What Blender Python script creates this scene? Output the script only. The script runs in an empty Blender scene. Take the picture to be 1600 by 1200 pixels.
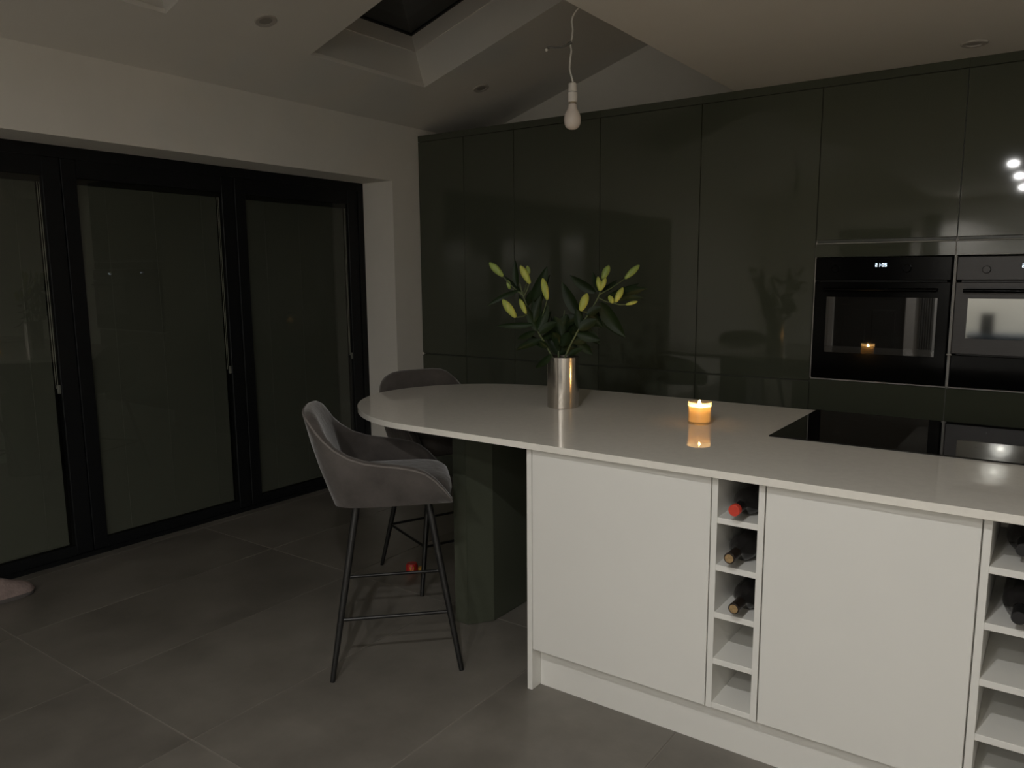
import bpy, bmesh, math, random
from mathutils import Vector, Matrix, Quaternion
random.seed(7)
S = bpy.context.scene
COL = S.collection
R = math.radians

# ------------------------------------------------------------------ camera
FPX, YAW, PITCH, ROLL = 1210.75, 34.91, 8.4675, -0.2695
CAM = Vector((3.8188, 0.0, 1.4423))
y_, t_, r_ = R(YAW), R(PITCH), R(ROLL)
FWD = Vector((-math.sin(y_) * math.cos(t_), math.cos(y_) * math.cos(t_), -math.sin(t_)))
RT = Vector((math.cos(y_), math.sin(y_), 0))
UP = RT.cross(FWD)
RT2 = RT * math.cos(r_) + UP * math.sin(r_)
UP2 = UP * math.cos(r_) - RT * math.sin(r_)
cam = bpy.data.cameras.new('camera')
cam.sensor_width = 36.0
cam.lens = FPX / 1600 * 36.0
cam.shift_x = -22.9 / 1600
cam.shift_y = 10.1 / 1600
cam.clip_start = 0.02
camo = bpy.data.objects.new('camera', cam)
COL.objects.link(camo)
M = Matrix((RT2, UP2, -FWD)).transposed().to_4x4()
M.translation = CAM
camo.matrix_world = M
S.camera = camo

# ------------------------------------------------------------------ world, exposure
W = bpy.data.worlds.new('night')
S.world = W
W.use_nodes = True
W.node_tree.nodes['Background'].inputs[0].default_value = (0.10, 0.13, 0.2, 1)
W.node_tree.nodes['Background'].inputs[1].default_value = 0.004
S.view_settings.view_transform = 'Standard'
S.view_settings.look = 'None'
S.view_settings.exposure = 0.0
S.view_settings.gamma = 1.0
S.view_settings.use_curve_mapping = False
LAMP = 60.0           # radiance of the lit downlight lenses
BEAM_W = 20.0         # power of each lit downlight of the row
EXTRA_W = 23.5         # power of each extra downlight added by the near wall for bounce light
FLAME = 900.0          # radiance of the candle flame
S.cycles.use_denoising = True
S.cycles.max_bounces = 10
S.cycles.diffuse_bounces = 5
S.cycles.glossy_bounces = 5
S.cycles.transparent_max_bounces = 12
S.cycles.sample_clamp_indirect = 4.0

# ------------------------------------------------------------------ materials
MATS = {}
def mat(name, col, rough=0.5, metal=0.0, spec=0.5, noise=0.0, nscale=8.0, bump=0.0, bscale=60.0,
        coat=0.0, sheen=0.0, col2=None, stretch=None, emit=None, estr=0.0, sss=0.0, objrand=0.0, rnoise=0.0, aniso=0.0):
    if name in MATS: return MATS[name]
    m = bpy.data.materials.new(name); m.use_nodes = True
    nt = m.node_tree; N = nt.nodes; L = nt.links
    b = N['Principled BSDF']
    b.inputs['Base Color'].default_value = (*col, 1)
    b.inputs['Roughness'].default_value = rough
    b.inputs['Metallic'].default_value = metal
    b.inputs['Specular IOR Level'].default_value = spec
    if coat: b.inputs['Coat Weight'].default_value = coat; b.inputs['Coat Roughness'].default_value = 0.03
    if sheen:
        b.inputs['Sheen Weight'].default_value = sheen; b.inputs['Sheen Roughness'].default_value = 0.4
    if aniso: b.inputs['Anisotropic'].default_value = aniso
    if sss:
        b.inputs['Subsurface Weight'].default_value = sss
        b.inputs['Subsurface Radius'].default_value = (0.03, 0.018, 0.008)
    if emit:
        b.inputs['Emission Color'].default_value = (*emit, 1); b.inputs['Emission Strength'].default_value = estr
    if noise or bump or rnoise:
        tc = N.new('ShaderNodeTexCoord'); mp = N.new('ShaderNodeMapping')
        L.new(tc.outputs['Object'], mp.inputs[0])
        if stretch: mp.inputs['Scale'].default_value = stretch
        if objrand:
            oi = N.new('ShaderNodeObjectInfo'); mu = N.new('ShaderNodeMath'); mu.operation = 'MULTIPLY'
            mu.inputs[1].default_value = 37.0; L.new(oi.outputs['Random'], mu.inputs[0])
            cx = N.new('ShaderNodeCombineXYZ'); L.new(mu.outputs[0], cx.inputs[0]); L.new(mu.outputs[0], cx.inputs[1])
            L.new(cx.outputs[0], mp.inputs['Location'])
    if noise or rnoise:
        nz = N.new('ShaderNodeTexNoise'); nz.inputs['Scale'].default_value = nscale
        nz.inputs['Detail'].default_value = 6; nz.inputs['Roughness'].default_value = 0.6
        L.new(mp.outputs[0], nz.inputs['Vector'])
    if noise:
        rp = N.new('ShaderNodeValToRGB')
        c2 = col2 or tuple(c * (1 - noise) for c in col)
        rp.color_ramp.elements[0].position = 0.32; rp.color_ramp.elements[1].position = 0.68
        rp.color_ramp.elements[0].color = (*c2, 1); rp.color_ramp.elements[1].color = (*col, 1)
        L.new(nz.outputs['Fac'], rp.inputs[0])
        out = rp.outputs[0]
        if objrand:
            hs = N.new('ShaderNodeHueSaturation'); mr = N.new('ShaderNodeMapRange')
            mr.inputs['To Min'].default_value = 1 - objrand; mr.inputs['To Max'].default_value = 1 + objrand
            L.new(oi.outputs['Random'], mr.inputs['Value']); L.new(mr.outputs[0], hs.inputs['Value'])
            L.new(out, hs.inputs['Color']); out = hs.outputs[0]
        L.new(out, b.inputs['Base Color'])
    if rnoise:
        m2 = N.new('ShaderNodeMapRange'); m2.inputs['To Min'].default_value = rough - rnoise; m2.inputs['To Max'].default_value = rough + rnoise
        L.new(nz.outputs['Fac'], m2.inputs['Value']); L.new(m2.outputs[0], b.inputs['Roughness'])
    if bump:
        n2 = N.new('ShaderNodeTexNoise'); n2.inputs['Scale'].default_value = bscale; n2.inputs['Detail'].default_value = 3
        L.new(mp.outputs[0], n2.inputs['Vector'])
        bp = N.new('ShaderNodeBump'); bp.inputs['Strength'].default_value = bump; bp.inputs['Distance'].default_value = 0.01
        L.new(n2.outputs['Fac'], bp.inputs['Height']); L.new(bp.outputs[0], b.inputs['Normal'])
    MATS[name] = m
    return m

def thin_glass(name, tint, rough=0.0, edge=0.55, base=0.04, power=4.0):
    """thin sheet: tinted see-through with a Fresnel mirror on top"""
    m = bpy.data.materials.new(name); m.use_nodes = True
    nt = m.node_tree; N = nt.nodes; L = nt.links
    for n in list(N): N.remove(n)
    o = N.new('ShaderNodeOutputMaterial'); mx = N.new('ShaderNodeMixShader'); fr = N.new('ShaderNodeLayerWeight'); fr.inputs[0].default_value = 0.5; pw = N.new('ShaderNodeMath'); pw.operation = 'POWER'; pw.inputs[1].default_value = power; sc = N.new('ShaderNodeMath'); sc.operation = 'MULTIPLY_ADD'; sc.inputs[1].default_value = edge; sc.inputs[2].default_value = base
    tr = N.new('ShaderNodeBsdfTransparent'); tr.inputs[0].default_value = (*tint, 1)
    gl = N.new('ShaderNodeBsdfGlossy'); gl.inputs['Roughness'].default_value = rough
    L.new(fr.outputs['Facing'], pw.inputs[0]); L.new(pw.outputs[0], sc.inputs[0]); L.new(sc.outputs[0], mx.inputs[0]); L.new(tr.outputs[0], mx.inputs[1]); L.new(gl.outputs[0], mx.inputs[2])
    L.new(mx.outputs[0], o.inputs[0])
    MATS[name] = m
    return m

def emission(name, col, strength):
    m = bpy.data.materials.new(name); m.use_nodes = True
    nt = m.node_tree; N = nt.nodes
    for n in list(N): N.remove(n)
    o = N.new('ShaderNodeOutputMaterial'); e = N.new('ShaderNodeEmission')
    e.inputs[0].default_value = (*col, 1); e.inputs[1].default_value = strength
    nt.links.new(e.outputs[0], o.inputs[0]); MATS[name] = m
    return m

PLASTER = mat('white plaster', (0.82, 0.79, 0.73), 0.85, noise=0.05, nscale=3, bump=0.06, bscale=90)
CEILP = mat('ceiling paint', (0.80, 0.77, 0.71), 0.9, noise=0.04, nscale=2, bump=0.04, bscale=80)
TILE = mat('porcelain tile', (0.205, 0.188, 0.163), 0.38, noise=0.2, nscale=2.3, col2=(0.125, 0.114, 0.098), objrand=0.10, bump=0.03, bscale=25, rnoise=0.08)
GROUT = mat('grout', (0.26, 0.238, 0.206), 0.9, noise=0.1, nscale=30)
GREEN = mat('green gloss lacquer', (0.070, 0.078, 0.056), 0.04, spec=0.5, noise=0.05, nscale=1.2)
GREENM = mat('green lacquer edge', (0.05, 0.056, 0.042), 0.35, noise=0.05, nscale=2)
CARC = mat('pale carcass', (0.40, 0.39, 0.36), 0.45, noise=0.05, nscale=5)
WHITE = mat('white matt lacquer', (0.82, 0.81, 0.77), 0.38, noise=0.02, nscale=2)
WHITE2 = mat('white melamine', (0.76, 0.74, 0.68), 0.45, noise=0.03, nscale=6)
QUARTZ = mat('pale quartz', (0.88, 0.85, 0.78), 0.035, spec=0.7, noise=0.06, nscale=40)
ANTH = mat('anthracite aluminium', (0.007, 0.008, 0.009), 0.5, spec=0.25, noise=0.2, nscale=30)
BLIND = mat('grey blind slat', (0.15, 0.155, 0.13), 0.6, noise=0.05, nscale=5)
LADDER = mat('blind ladder cord', (0.24, 0.24, 0.21), 0.7, noise=0.05, nscale=5)
CORD = mat('blind cord', (0.55, 0.55, 0.48), 0.7, noise=0.05, nscale=5)
PANE = thin_glass('clear pane', (0.86, 0.87, 0.85), 0.0)
SKYPANE = mat('dark night glass', (0.012, 0.015, 0.015), 0.03, noise=0.1, nscale=2)
BLACKG = mat('black glass', (0.004, 0.004, 0.004), 0.02, spec=0.5, noise=0.2, nscale=4)
OVENWIN = mat('oven window glass', (0.012, 0.011, 0.009), 0.02, spec=1.0, noise=0.2, nscale=3)
OVENBLK = mat('dark satin oven glass', (0.004, 0.004, 0.004), 0.12, spec=0.10, noise=0.2, nscale=4)
MIRRG = mat('mirror coated oven glass', (0.21, 0.21, 0.195), 0.05, metal=1.0, noise=0.03, nscale=3)
STEELD = mat('dark brushed steel', (0.058, 0.056, 0.056), 0.4, metal=0.3, noise=0.15, nscale=20, stretch=(1, 1, 30))
BLACKP = mat('black plastic', (0.01, 0.01, 0.01), 0.4, noise=0.2, nscale=20)
BLACKM = mat('black powder coated metal', (0.012, 0.012, 0.012), 0.35, noise=0.2, nscale=30)
VELVET = mat('grey velvet', (0.098, 0.087, 0.080), 0.9, spec=0.2, sheen=0.5, noise=0.35, nscale=9, bump=0.25, bscale=40)
PIPE = mat('grey velvet piping', (0.19, 0.172, 0.16), 0.8, spec=0.2, noise=0.2, nscale=20)
STEEL = mat('brushed steel', (0.62, 0.58, 0.53), 0.20, metal=1.0, noise=0.10, nscale=14, stretch=(12, 12, 1))
LEAF = mat('lily leaf', (0.013, 0.028, 0.008), 0.5, spec=0.25, noise=0.4, nscale=12)
STEM = mat('lily stem', (0.09, 0.12, 0.045), 0.5, noise=0.2, nscale=20)
BUD = mat('lily bud', (0.50, 0.50, 0.10), 0.5, noise=0.35, nscale=26, col2=(0.26, 0.34, 0.06), stretch=(3, 3, 0.6), sss=0.0)
BUDG = mat('green lily bud', (0.30, 0.38, 0.09), 0.5, noise=0.35, nscale=26, col2=(0.16, 0.24, 0.05), stretch=(3, 3, 0.6))
PVC = mat('white plastic', (0.70, 0.66, 0.60), 0.4, noise=0.03, nscale=9)
BULB = mat('frosted bulb', (0.72, 0.64, 0.57), 0.25, noise=0.03, nscale=9)
BRASS = mat('nickel collar', (0.7, 0.62, 0.5), 0.15, metal=1.0, noise=0.1, nscale=12)
BOTTLE = mat('dark bottle glass', (0.012, 0.011, 0.011), 0.06, noise=0.2, nscale=6)
FOILB = mat('black bottle foil', (0.012, 0.012, 0.013), 0.35, noise=0.2, nscale=30)
FOILR = mat('red bottle cap', (0.62, 0.055, 0.03), 0.45, noise=0.1, nscale=30)
CORKM = mat('gold printed cap', (0.42, 0.28, 0.13), 0.55, noise=0.45, nscale=120)
FOILBR = mat('brown bottle foil', (0.022, 0.014, 0.010), 0.4, noise=0.2, nscale=40)
BLACKW = mat('burnt wick', (0.01, 0.008, 0.006), 0.9, noise=0.2, nscale=60)
SLIP = mat('pink grey slipper felt', (0.30, 0.23, 0.21), 0.95, noise=0.25, nscale=22, bump=0.4, bscale=80)
SOLE = mat('slipper sole', (0.10, 0.09, 0.085), 0.8, noise=0.1, nscale=20)
RED = mat('red toy plastic', (0.55, 0.03, 0.025), 0.35, noise=0.1, nscale=20)
YEL = mat('yellow toy plastic', (0.75, 0.42, 0.06), 0.4, noise=0.1, nscale=20)
NAVY = mat('navy lacquer', (0.035, 0.055, 0.085), 0.4, noise=0.1, nscale=8)
DOORG = mat('dark grey door paint', (0.03, 0.03, 0.03), 0.5, noise=0.1, nscale=5)
CLOTH = mat('grey curtain cloth', (0.16, 0.155, 0.14), 0.9, noise=0.2, nscale=12)
RINGOFF = mat('grey downlight ring', (0.50, 0.47, 0.43), 0.5, noise=0.03, nscale=20)
LENS_OFF = mat('unlit lens', (0.34, 0.32, 0.29), 0.3, noise=0.05, nscale=20)
LENS_ON = emission('lit lens', (1.0, 0.96, 0.90), LAMP)
FLAMEM = emission('flame', (1.0, 0.58, 0.20), FLAME)
DIGIT = emission('clock digits', (0.65, 0.82, 1.0), 3.0)
TUMBLER = thin_glass('tumbler glass', (0.96, 0.95, 0.93), 0.03, edge=0.8, base=0.06, power=2.5)
def cloudy(m, amount):
    """a little scattering in the glass, so that it catches the candle light"""
    N = m.node_tree.nodes; L = m.node_tree.links
    o = [n for n in N if n.type == 'OUTPUT_MATERIAL'][0]; src = o.inputs[0].links[0].from_socket
    mx = N.new('ShaderNodeMixShader'); mx.inputs[0].default_value = amount
    t = N.new('ShaderNodeBsdfTranslucent'); t.inputs[0].default_value = (0.95, 0.9, 0.82, 1)
    L.new(src, mx.inputs[1]); L.new(t.outputs[0], mx.inputs[2]); L.new(mx.outputs[0], o.inputs[0])
cloudy(TUMBLER, 0.07)

def wax_mat():
    m = bpy.data.materials.new('warm wax'); m.use_nodes = True
    N = m.node_tree.nodes; L = m.node_tree.links
    for n in list(N): N.remove(n)
    o = N.new('ShaderNodeOutputMaterial'); a = N.new('ShaderNodeMixShader')
    d = N.new('ShaderNodeBsdfDiffuse'); t = N.new('ShaderNodeBsdfTranslucent')
    nz = N.new('ShaderNodeTexNoise'); nz.inputs['Scale'].default_value = 40
    rp = N.new('ShaderNodeValToRGB'); rp.color_ramp.elements[0].color = (0.95, 0.82, 0.58, 1); rp.color_ramp.elements[1].color = (0.97, 0.86, 0.64, 1)
    L.new(nz.outputs['Fac'], rp.inputs[0]); L.new(rp.outputs[0], d.inputs[0]); L.new(rp.outputs[0], t.inputs[0])
    a.inputs[0].default_value = 0.9
    L.new(d.outputs[0], a.inputs[1]); L.new(t.outputs[0], a.inputs[2]); L.new(a.outputs[0], o.inputs[0])
    return m
WAX = wax_mat()

# ------------------------------------------------------------------ mesh helpers
class MB:
    """collects shapes for ONE mesh object"""
    def __init__(s): s.bm = bmesh.new()
    def box(s, x0, x1, y0, y1, z0, z1, bev=0.0, seg=2):
        t = bmesh.new()
        v = [t.verts.new(p) for p in ((x0,y0,z0),(x1,y0,z0),(x1,y1,z0),(x0,y1,z0),(x0,y0,z1),(x1,y0,z1),(x1,y1,z1),(x0,y1,z1))]
        for f in ((3,2,1,0),(4,5,6,7),(0,1,5,4),(1,2,6,5),(2,3,7,6),(3,0,4,7)): t.faces.new([v[i] for i in f])
        if bev: bmesh.ops.bevel(t, geom=t.edges[:], offset=bev, segments=seg, profile=0.5, affect='EDGES')
        s._merge(t); return s
    def prism(s, pts, z0, z1, bev=0.0, seg=2):
        t = bmesh.new()
        a = [t.verts.new((x, y, z0)) for x, y in pts]; b = [t.verts.new((x, y, z1)) for x, y in pts]
        n = len(pts)
        t.faces.new(a[::-1]); t.faces.new(b)
        for i in range(n): t.faces.new((a[i], a[(i+1) % n], b[(i+1) % n], b[i]))
        if bev:
            e = [ed for ed in t.edges if abs(ed.verts[0].co.z - ed.verts[1].co.z) < 1e-6]
            bmesh.ops.bevel(t, geom=e, offset=bev, segments=seg, profile=0.5, affect='EDGES')
        s._merge(t); return s
    def lathe(s, prof, seg=32, mtx=None, close=False):
        t = bmesh.new(); rings = []
        for r, z in prof:
            if r < 1e-6: rings.append([t.verts.new((0, 0, z))])
            else: rings.append([t.verts.new((r*math.cos(2*math.pi*i/seg), r*math.sin(2*math.pi*i/seg), z)) for i in range(seg)])
        for a, b in zip(rings, rings[1:]):
            for i in range(seg):
                j = (i+1) % seg
                if len(a) == 1 and len(b) == 1: continue
                if len(a) == 1: t.faces.new((a[0], b[j], b[i]))
                elif len(b) == 1: t.faces.new((a[i], a[j], b[0]))
                else: t.faces.new((a[i], a[j], b[j], b[i]))
        if mtx is not None: bmesh.ops.transform(t, matrix=mtx, verts=t.verts[:])
        s._merge(t); return s
    def tube(s, pts, r, seg=10, caps=True):
        pts = [Vector(p) for p in pts]; n = len(pts)
        rad = r if isinstance(r, (list, tuple)) else [r]*n
        t = bmesh.new(); rings = []
        tang = [(pts[min(i+1, n-1)] - pts[max(i-1, 0)]).normalized() for i in range(n)]
        up = Vector((0, 0, 1)) if abs(tang[0].z) < 0.9 else Vector((1, 0, 0))
        nrm = tang[0].cross(up).normalized()
        for i in range(n):
            nrm = (nrm - tang[i]*nrm.dot(tang[i])).normalized()
            bi = tang[i].cross(nrm)
            rings.append([t.verts.new(pts[i] + (nrm*math.cos(2*math.pi*k/seg) + bi*math.sin(2*math.pi*k/seg))*rad[i]) for k in range(seg)])
        for a, b in zip(rings, rings[1:]):
            for k in range(seg): t.faces.new((a[k], a[(k+1) % seg], b[(k+1) % seg], b[k]))
        if caps: t.faces.new(rings[0][::-1]); t.faces.new(rings[-1])
        s._merge(t); return s
    def grid(s, rows, close_u=False):
        t = bmesh.new(); V = [[t.verts.new(p) for p in row] for row in rows]
        nr = len(V); nc = len(V[0])
        for i in range(nr-1):
            for j in range(nc if close_u else nc-1):
                k = (j+1) % nc
                try: t.faces.new((V[i][j], V[i][k], V[i+1][k], V[i+1][j]))
                except ValueError: pass
        s._merge(t); return s
    def _merge(s, t):
        me = bpy.data.meshes.new('tmp'); t.to_mesh(me); t.free(); s.bm.from_mesh(me); bpy.data.meshes.remove(me)
    def mesh(s, name, smooth=None, origin=None):
        bmesh.ops.recalc_face_normals(s.bm, faces=s.bm.faces[:])
        if origin is not None: bmesh.ops.translate(s.bm, vec=-Vector(origin), verts=s.bm.verts[:])
        me = bpy.data.meshes.new(name); s.bm.to_mesh(me); s.bm.free()
        if smooth is not None:
            for p in me.polygons: p.use_smooth = True
            try: me.set_sharp_from_angle(angle=R(smooth))
            except Exception: pass
        return me
    def build(s, name, material, parent=None, smooth=None, origin=None):
        if origin is None and parent is not None: origin = world_loc(parent) if parent.get('_w') else None
        me = s.mesh(name, smooth, origin)
        me.materials.append(material)
        o = bpy.data.objects.new(name, me); COL.objects.link(o)
        if parent is not None: o.parent = parent
        elif origin is not None: o.location = origin
        return o

WLOC = {}
def world_loc(o):
    v = Vector((0, 0, 0))
    while o is not None: v = v + o.location; o = o.parent
    return v
def tag(o, label=None, cat=None, group=None, kind=None):
    if label: o['label'] = label
    if cat: o['category'] = cat
    if group: o['group'] = group
    if kind: o['kind'] = kind
    return o
def thing(name, label, cat, loc=(0,0,0), rz=0.0, group=None, kind=None, w=True):
    """Empty at the base; with w=True its parts are given in world coordinates"""
    o = bpy.data.objects.new(name, None); COL.objects.link(o); o.empty_display_size = 0.1
    o.location = loc; o.rotation_euler = (0, 0, rz)
    if w: o['_w'] = 1
    return tag(o, label, cat, group, kind)
def sub(mb, name, material, part, smooth=None):
    """a sub-part given in the coordinates of the thing: same frame as the part"""
    o = mb.build(name, material, None, smooth, origin=world_loc(part)) if part.parent is not None and part.parent.get('_w') else mb.build(name, material, None, smooth)
    o.location = (0, 0, 0); o.parent = part
    return o
def copy_tree(o, parent=None):
    c = o.copy(); COL.objects.link(c); c.parent = parent
    for ch in list(o.children): copy_tree(ch, c)
    return c
def struct(o, label, cat): return tag(o, label, cat, kind='structure')

def rotz_align(d):
    """matrix turning +Z onto direction d"""
    return Vector((0, 0, 1)).rotation_difference(Vector(d).normalized()).to_matrix().to_4x4()

# key dimensions
YU = 4.156             # front of the tall units
ZT = 2.402             # flat ceiling = top of the tall units
XR, YN, YF = 6.2, -3.2, 4.77     # right wall, near wall, far (gable) wall
XB = 2.27              # edge of the flat ceiling
XFR = -0.285           # face of the folding doors
def slope(x): return 2.452 + 0.311*x
SN = Vector((-0.311, 0, 1)).normalized()   # slope normal

# ------------------------------------------------------------------ floor
fl = MB().box(-0.36, XR, YN, YF, -0.06, -0.003).build('floor', GROUT)
struct(fl, 'large grey stone-look floor tiles with thin pale joints', 'floor')
TX, TY, GJ = 0.62, 1.24, 0.0022
tile_cache = {}
nx0 = math.floor((-0.36 - 1.66)/TX); nx1 = math.ceil((XR - 1.66)/TX)
ny0 = math.floor((YN - 1.24)/TY); ny1 = math.ceil((YF - 1.24)/TY)
for i in range(nx0, nx1):
    for j in range(ny0, ny1):
        x0, x1 = max(1.66 + i*TX, -0.36), min(1.66 + (i+1)*TX, XR)
        y0, y1 = max(1.24 + j*TY, YN), min(1.24 + (j+1)*TY, YF)
        if x1 - x0 < 0.02 or y1 - y0 < 0.02: continue
        k = (round(x1-x0, 4), round(y1-y0, 4))
        if k not in tile_cache:
            hx, hy = k[0]/2 - GJ, k[1]/2 - GJ
            me = MB().box(-hx, hx, -hy, hy, -0.0028, 0.0, 0.0012, 1).mesh('tile'); me.materials.append(TILE); tile_cache[k] = me
        o = bpy.data.objects.new('tile', tile_cache[k]); COL.objects.link(o); o.parent = fl
        o.location = ((x0+x1)/2, (y0+y1)/2, 0)

# ------------------------------------------------------------------ walls
OY0, OY1, OZ = -0.089, 3.898, 2.0767
w = MB(); w.box(-0.36, 0, YN, OY0, 0, 2.62); w.box(-0.36, 0, OY1, YF+0.1, 0, 2.62); w.box(-0.36, 0, OY0, OY1, OZ, 2.62)
struct(w.build('wall_left', PLASTER), 'white plastered wall around the folding glass doors', 'wall')
struct(MB().box(0, XR, YF, YF+0.1, 0, 3.4).build('wall_far', PLASTER), 'white gable wall rising above the green tall units', 'wall')
struct(MB().box(XR, XR+0.1, YN, YF+0.1, 0, 2.6).build('wall_right', PLASTER), 'white wall on the right, outside the view', 'wall')
w = MB(); w.box(-0.36, 1.1, YN-0.1, YN, 0, 3.3); w.box(2.02, XR+0.1, YN-0.1, YN, 0, 3.3); w.box(1.1, 2.02, YN-0.1, YN, 2.05, 3.3)
struct(w.build('wall_near', PLASTER), 'white wall behind the camera, seen mirrored in the oven glass', 'wall')
# flat ceiling with its bulkhead edge
w = MB(); w.box(XB, XR+0.1, YN, YF, ZT, ZT+0.06); w.box(XB, XB+0.1, YN, YF, ZT+0.06, 3.35)
struct(w.build('ceiling', CEILP), 'flat white ceiling ending in a straight edge over the island', 'ceiling')
# sloped ceiling with two skylight openings
SKY = [(2.865, 3.748), (1.183, 2.066)]
SX0, SX1 = 0.445, 1.62
def slope_slab(mb, x0, x1, y0, y1):
    t = bmesh.new(); th = 0.02
    v = [t.verts.new(p) for p in ((x0,y0,slope(x0)),(x1,y0,slope(x1)),(x1,y1,slope(x1)),(x0,y1,slope(x0)),
                                  (x0,y0,slope(x0)+th),(x1,y0,slope(x1)+th),(x1,y1,slope(x1)+th),(x0,y1,slope(x0)+th))]
    for f in ((3,2,1,0),(4,5,6,7),(0,1,5,4),(1,2,6,5),(2,3,7,6),(3,0,4,7)): t.faces.new([v[i] for i in f])
    mb._merge(t)
w = MB()
ys = [YN, SKY[1][0], SKY[1][1], SKY[0][0], SKY[0][1], YF]
for i in range(5):
    if i in (1, 3):
        slope_slab(w, -0.3, SX0, ys[i], ys[i+1]); slope_slab(w, SX1, XB+0.05, ys[i], ys[i+1])
    else: slope_slab(w, -0.3, XB+0.05, ys[i], ys[i+1])
bmesh.ops.remove_doubles(w.bm, verts=w.bm.verts[:], dist=1e-5)
struct(w.build('ceiling_sloped', CEILP), 'sloped white ceiling with skylights above the folding doors', 'ceiling')

def skylight(name, ya, yb, label):
    t = thing(name, label, 'skylight', (SX0, ya, slope(SX0)), kind='structure')
    D = 0.325; LED = 0.225
    def P(x, y, n): return Vector((x, y, slope(x))) + SN*n
    def quadbox(mb, p0, p1, p2, p3, off):
        bm = bmesh.new(); a = [bm.verts.new(p) for p in (p0, p1, p2, p3)]; b = [bm.verts.new(Vector(p)+Vector(off)) for p in (p0, p1, p2, p3)]
        bm.faces.new(a); bm.faces.new(b[::-1])
        for i in range(4): bm.faces.new((a[i], a[(i+1) % 4], b[(i+1) % 4], b[i]))
        mb._merge(bm)
    # four plastered shaft sides
    E0 = 0.0192
    m = MB(); quadbox(m, P(SX0, ya, E0), P(SX0, yb, E0), P(SX0, yb, D), P(SX0, ya, D), (-0.02, 0, -0.006)); m.build('shaft_side', CEILP, t)
    m = MB(); quadbox(m, P(SX1, ya, E0), P(SX1, yb, E0), P(SX1, yb, D), P(SX1, ya, D), (0.02, 0, 0.006)); m.build('shaft_side', CEILP, t)
    m = MB(); quadbox(m, P(SX0, ya, E0), P(SX1, ya, E0), P(SX1, ya, D), P(SX0, ya, D), (0, -0.02, 0)); m.build('shaft_side', CEILP, t)
    m = MB(); quadbox(m, P(SX0, yb, E0), P(SX1, yb, E0), P(SX1, yb, D), P(SX0, yb, D), (0, 0.02, 0)); m.build('shaft_side', CEILP, t)
    # frame lining with a small step, white
    e = 0.006
    m = MB()
    quadbox(m, P(SX0, ya, LED), P(SX0, yb, LED), P(SX0, yb, D), P(SX0, ya, D), Vector((1, 0, 0.311)).normalized()*e)
    quadbox(m, P(SX0, ya, LED), P(SX1, ya, LED), P(SX1, ya, D), P(SX0, ya, D), (0, e, 0))
    quadbox(m, P(SX0, yb, LED), P(SX1, yb, LED), P(SX1, yb, D), P(SX0, yb, D), (0, -e, 0))
    quadbox(m, P(SX1, ya, LED), P(SX1, yb, LED), P(SX1, yb, D), P(SX1, ya, D), Vector((-1, 0, -0.311)).normalized()*e)
    fr = m.build('window_frame', PVC, t)
    # black gasket and pane
    g = 0.02
    m = MB()
    ux = Vector((1, 0, 0.311)).normalized()
    for a_, b_, o_ in ((P(SX0, ya, D), P(SX0, yb, D), ux*g), (P(SX1, ya, D), P(SX1, yb, D), -ux*g)):
        quadbox(m, a_, b_, b_+o_, a_+o_, SN*0.012)
    for a_, b_, o_ in ((P(SX0, ya, D), P(SX1, ya, D), Vector((0, g, 0))), (P(SX0, yb, D), P(SX1, yb, D), Vector((0, -g, 0)))):
        quadbox(m, a_, b_, b_+o_, a_+o_, SN*0.012)
    m.build('gasket', BLACKP, t)
    m = MB(); quadbox(m, P(SX0, ya, D+0.006), P(SX1, ya, D+0.006), P(SX1, yb, D+0.006), P(SX0, yb, D+0.006), SN*0.02)
    m.build('pane', SKYPANE, t)
skylight('window_1', *SKY[0], 'skylight in a deep white shaft, black at night')
skylight('window_2', *SKY[1], 'second skylight, only one shaft corner showing at the top edge')

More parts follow.
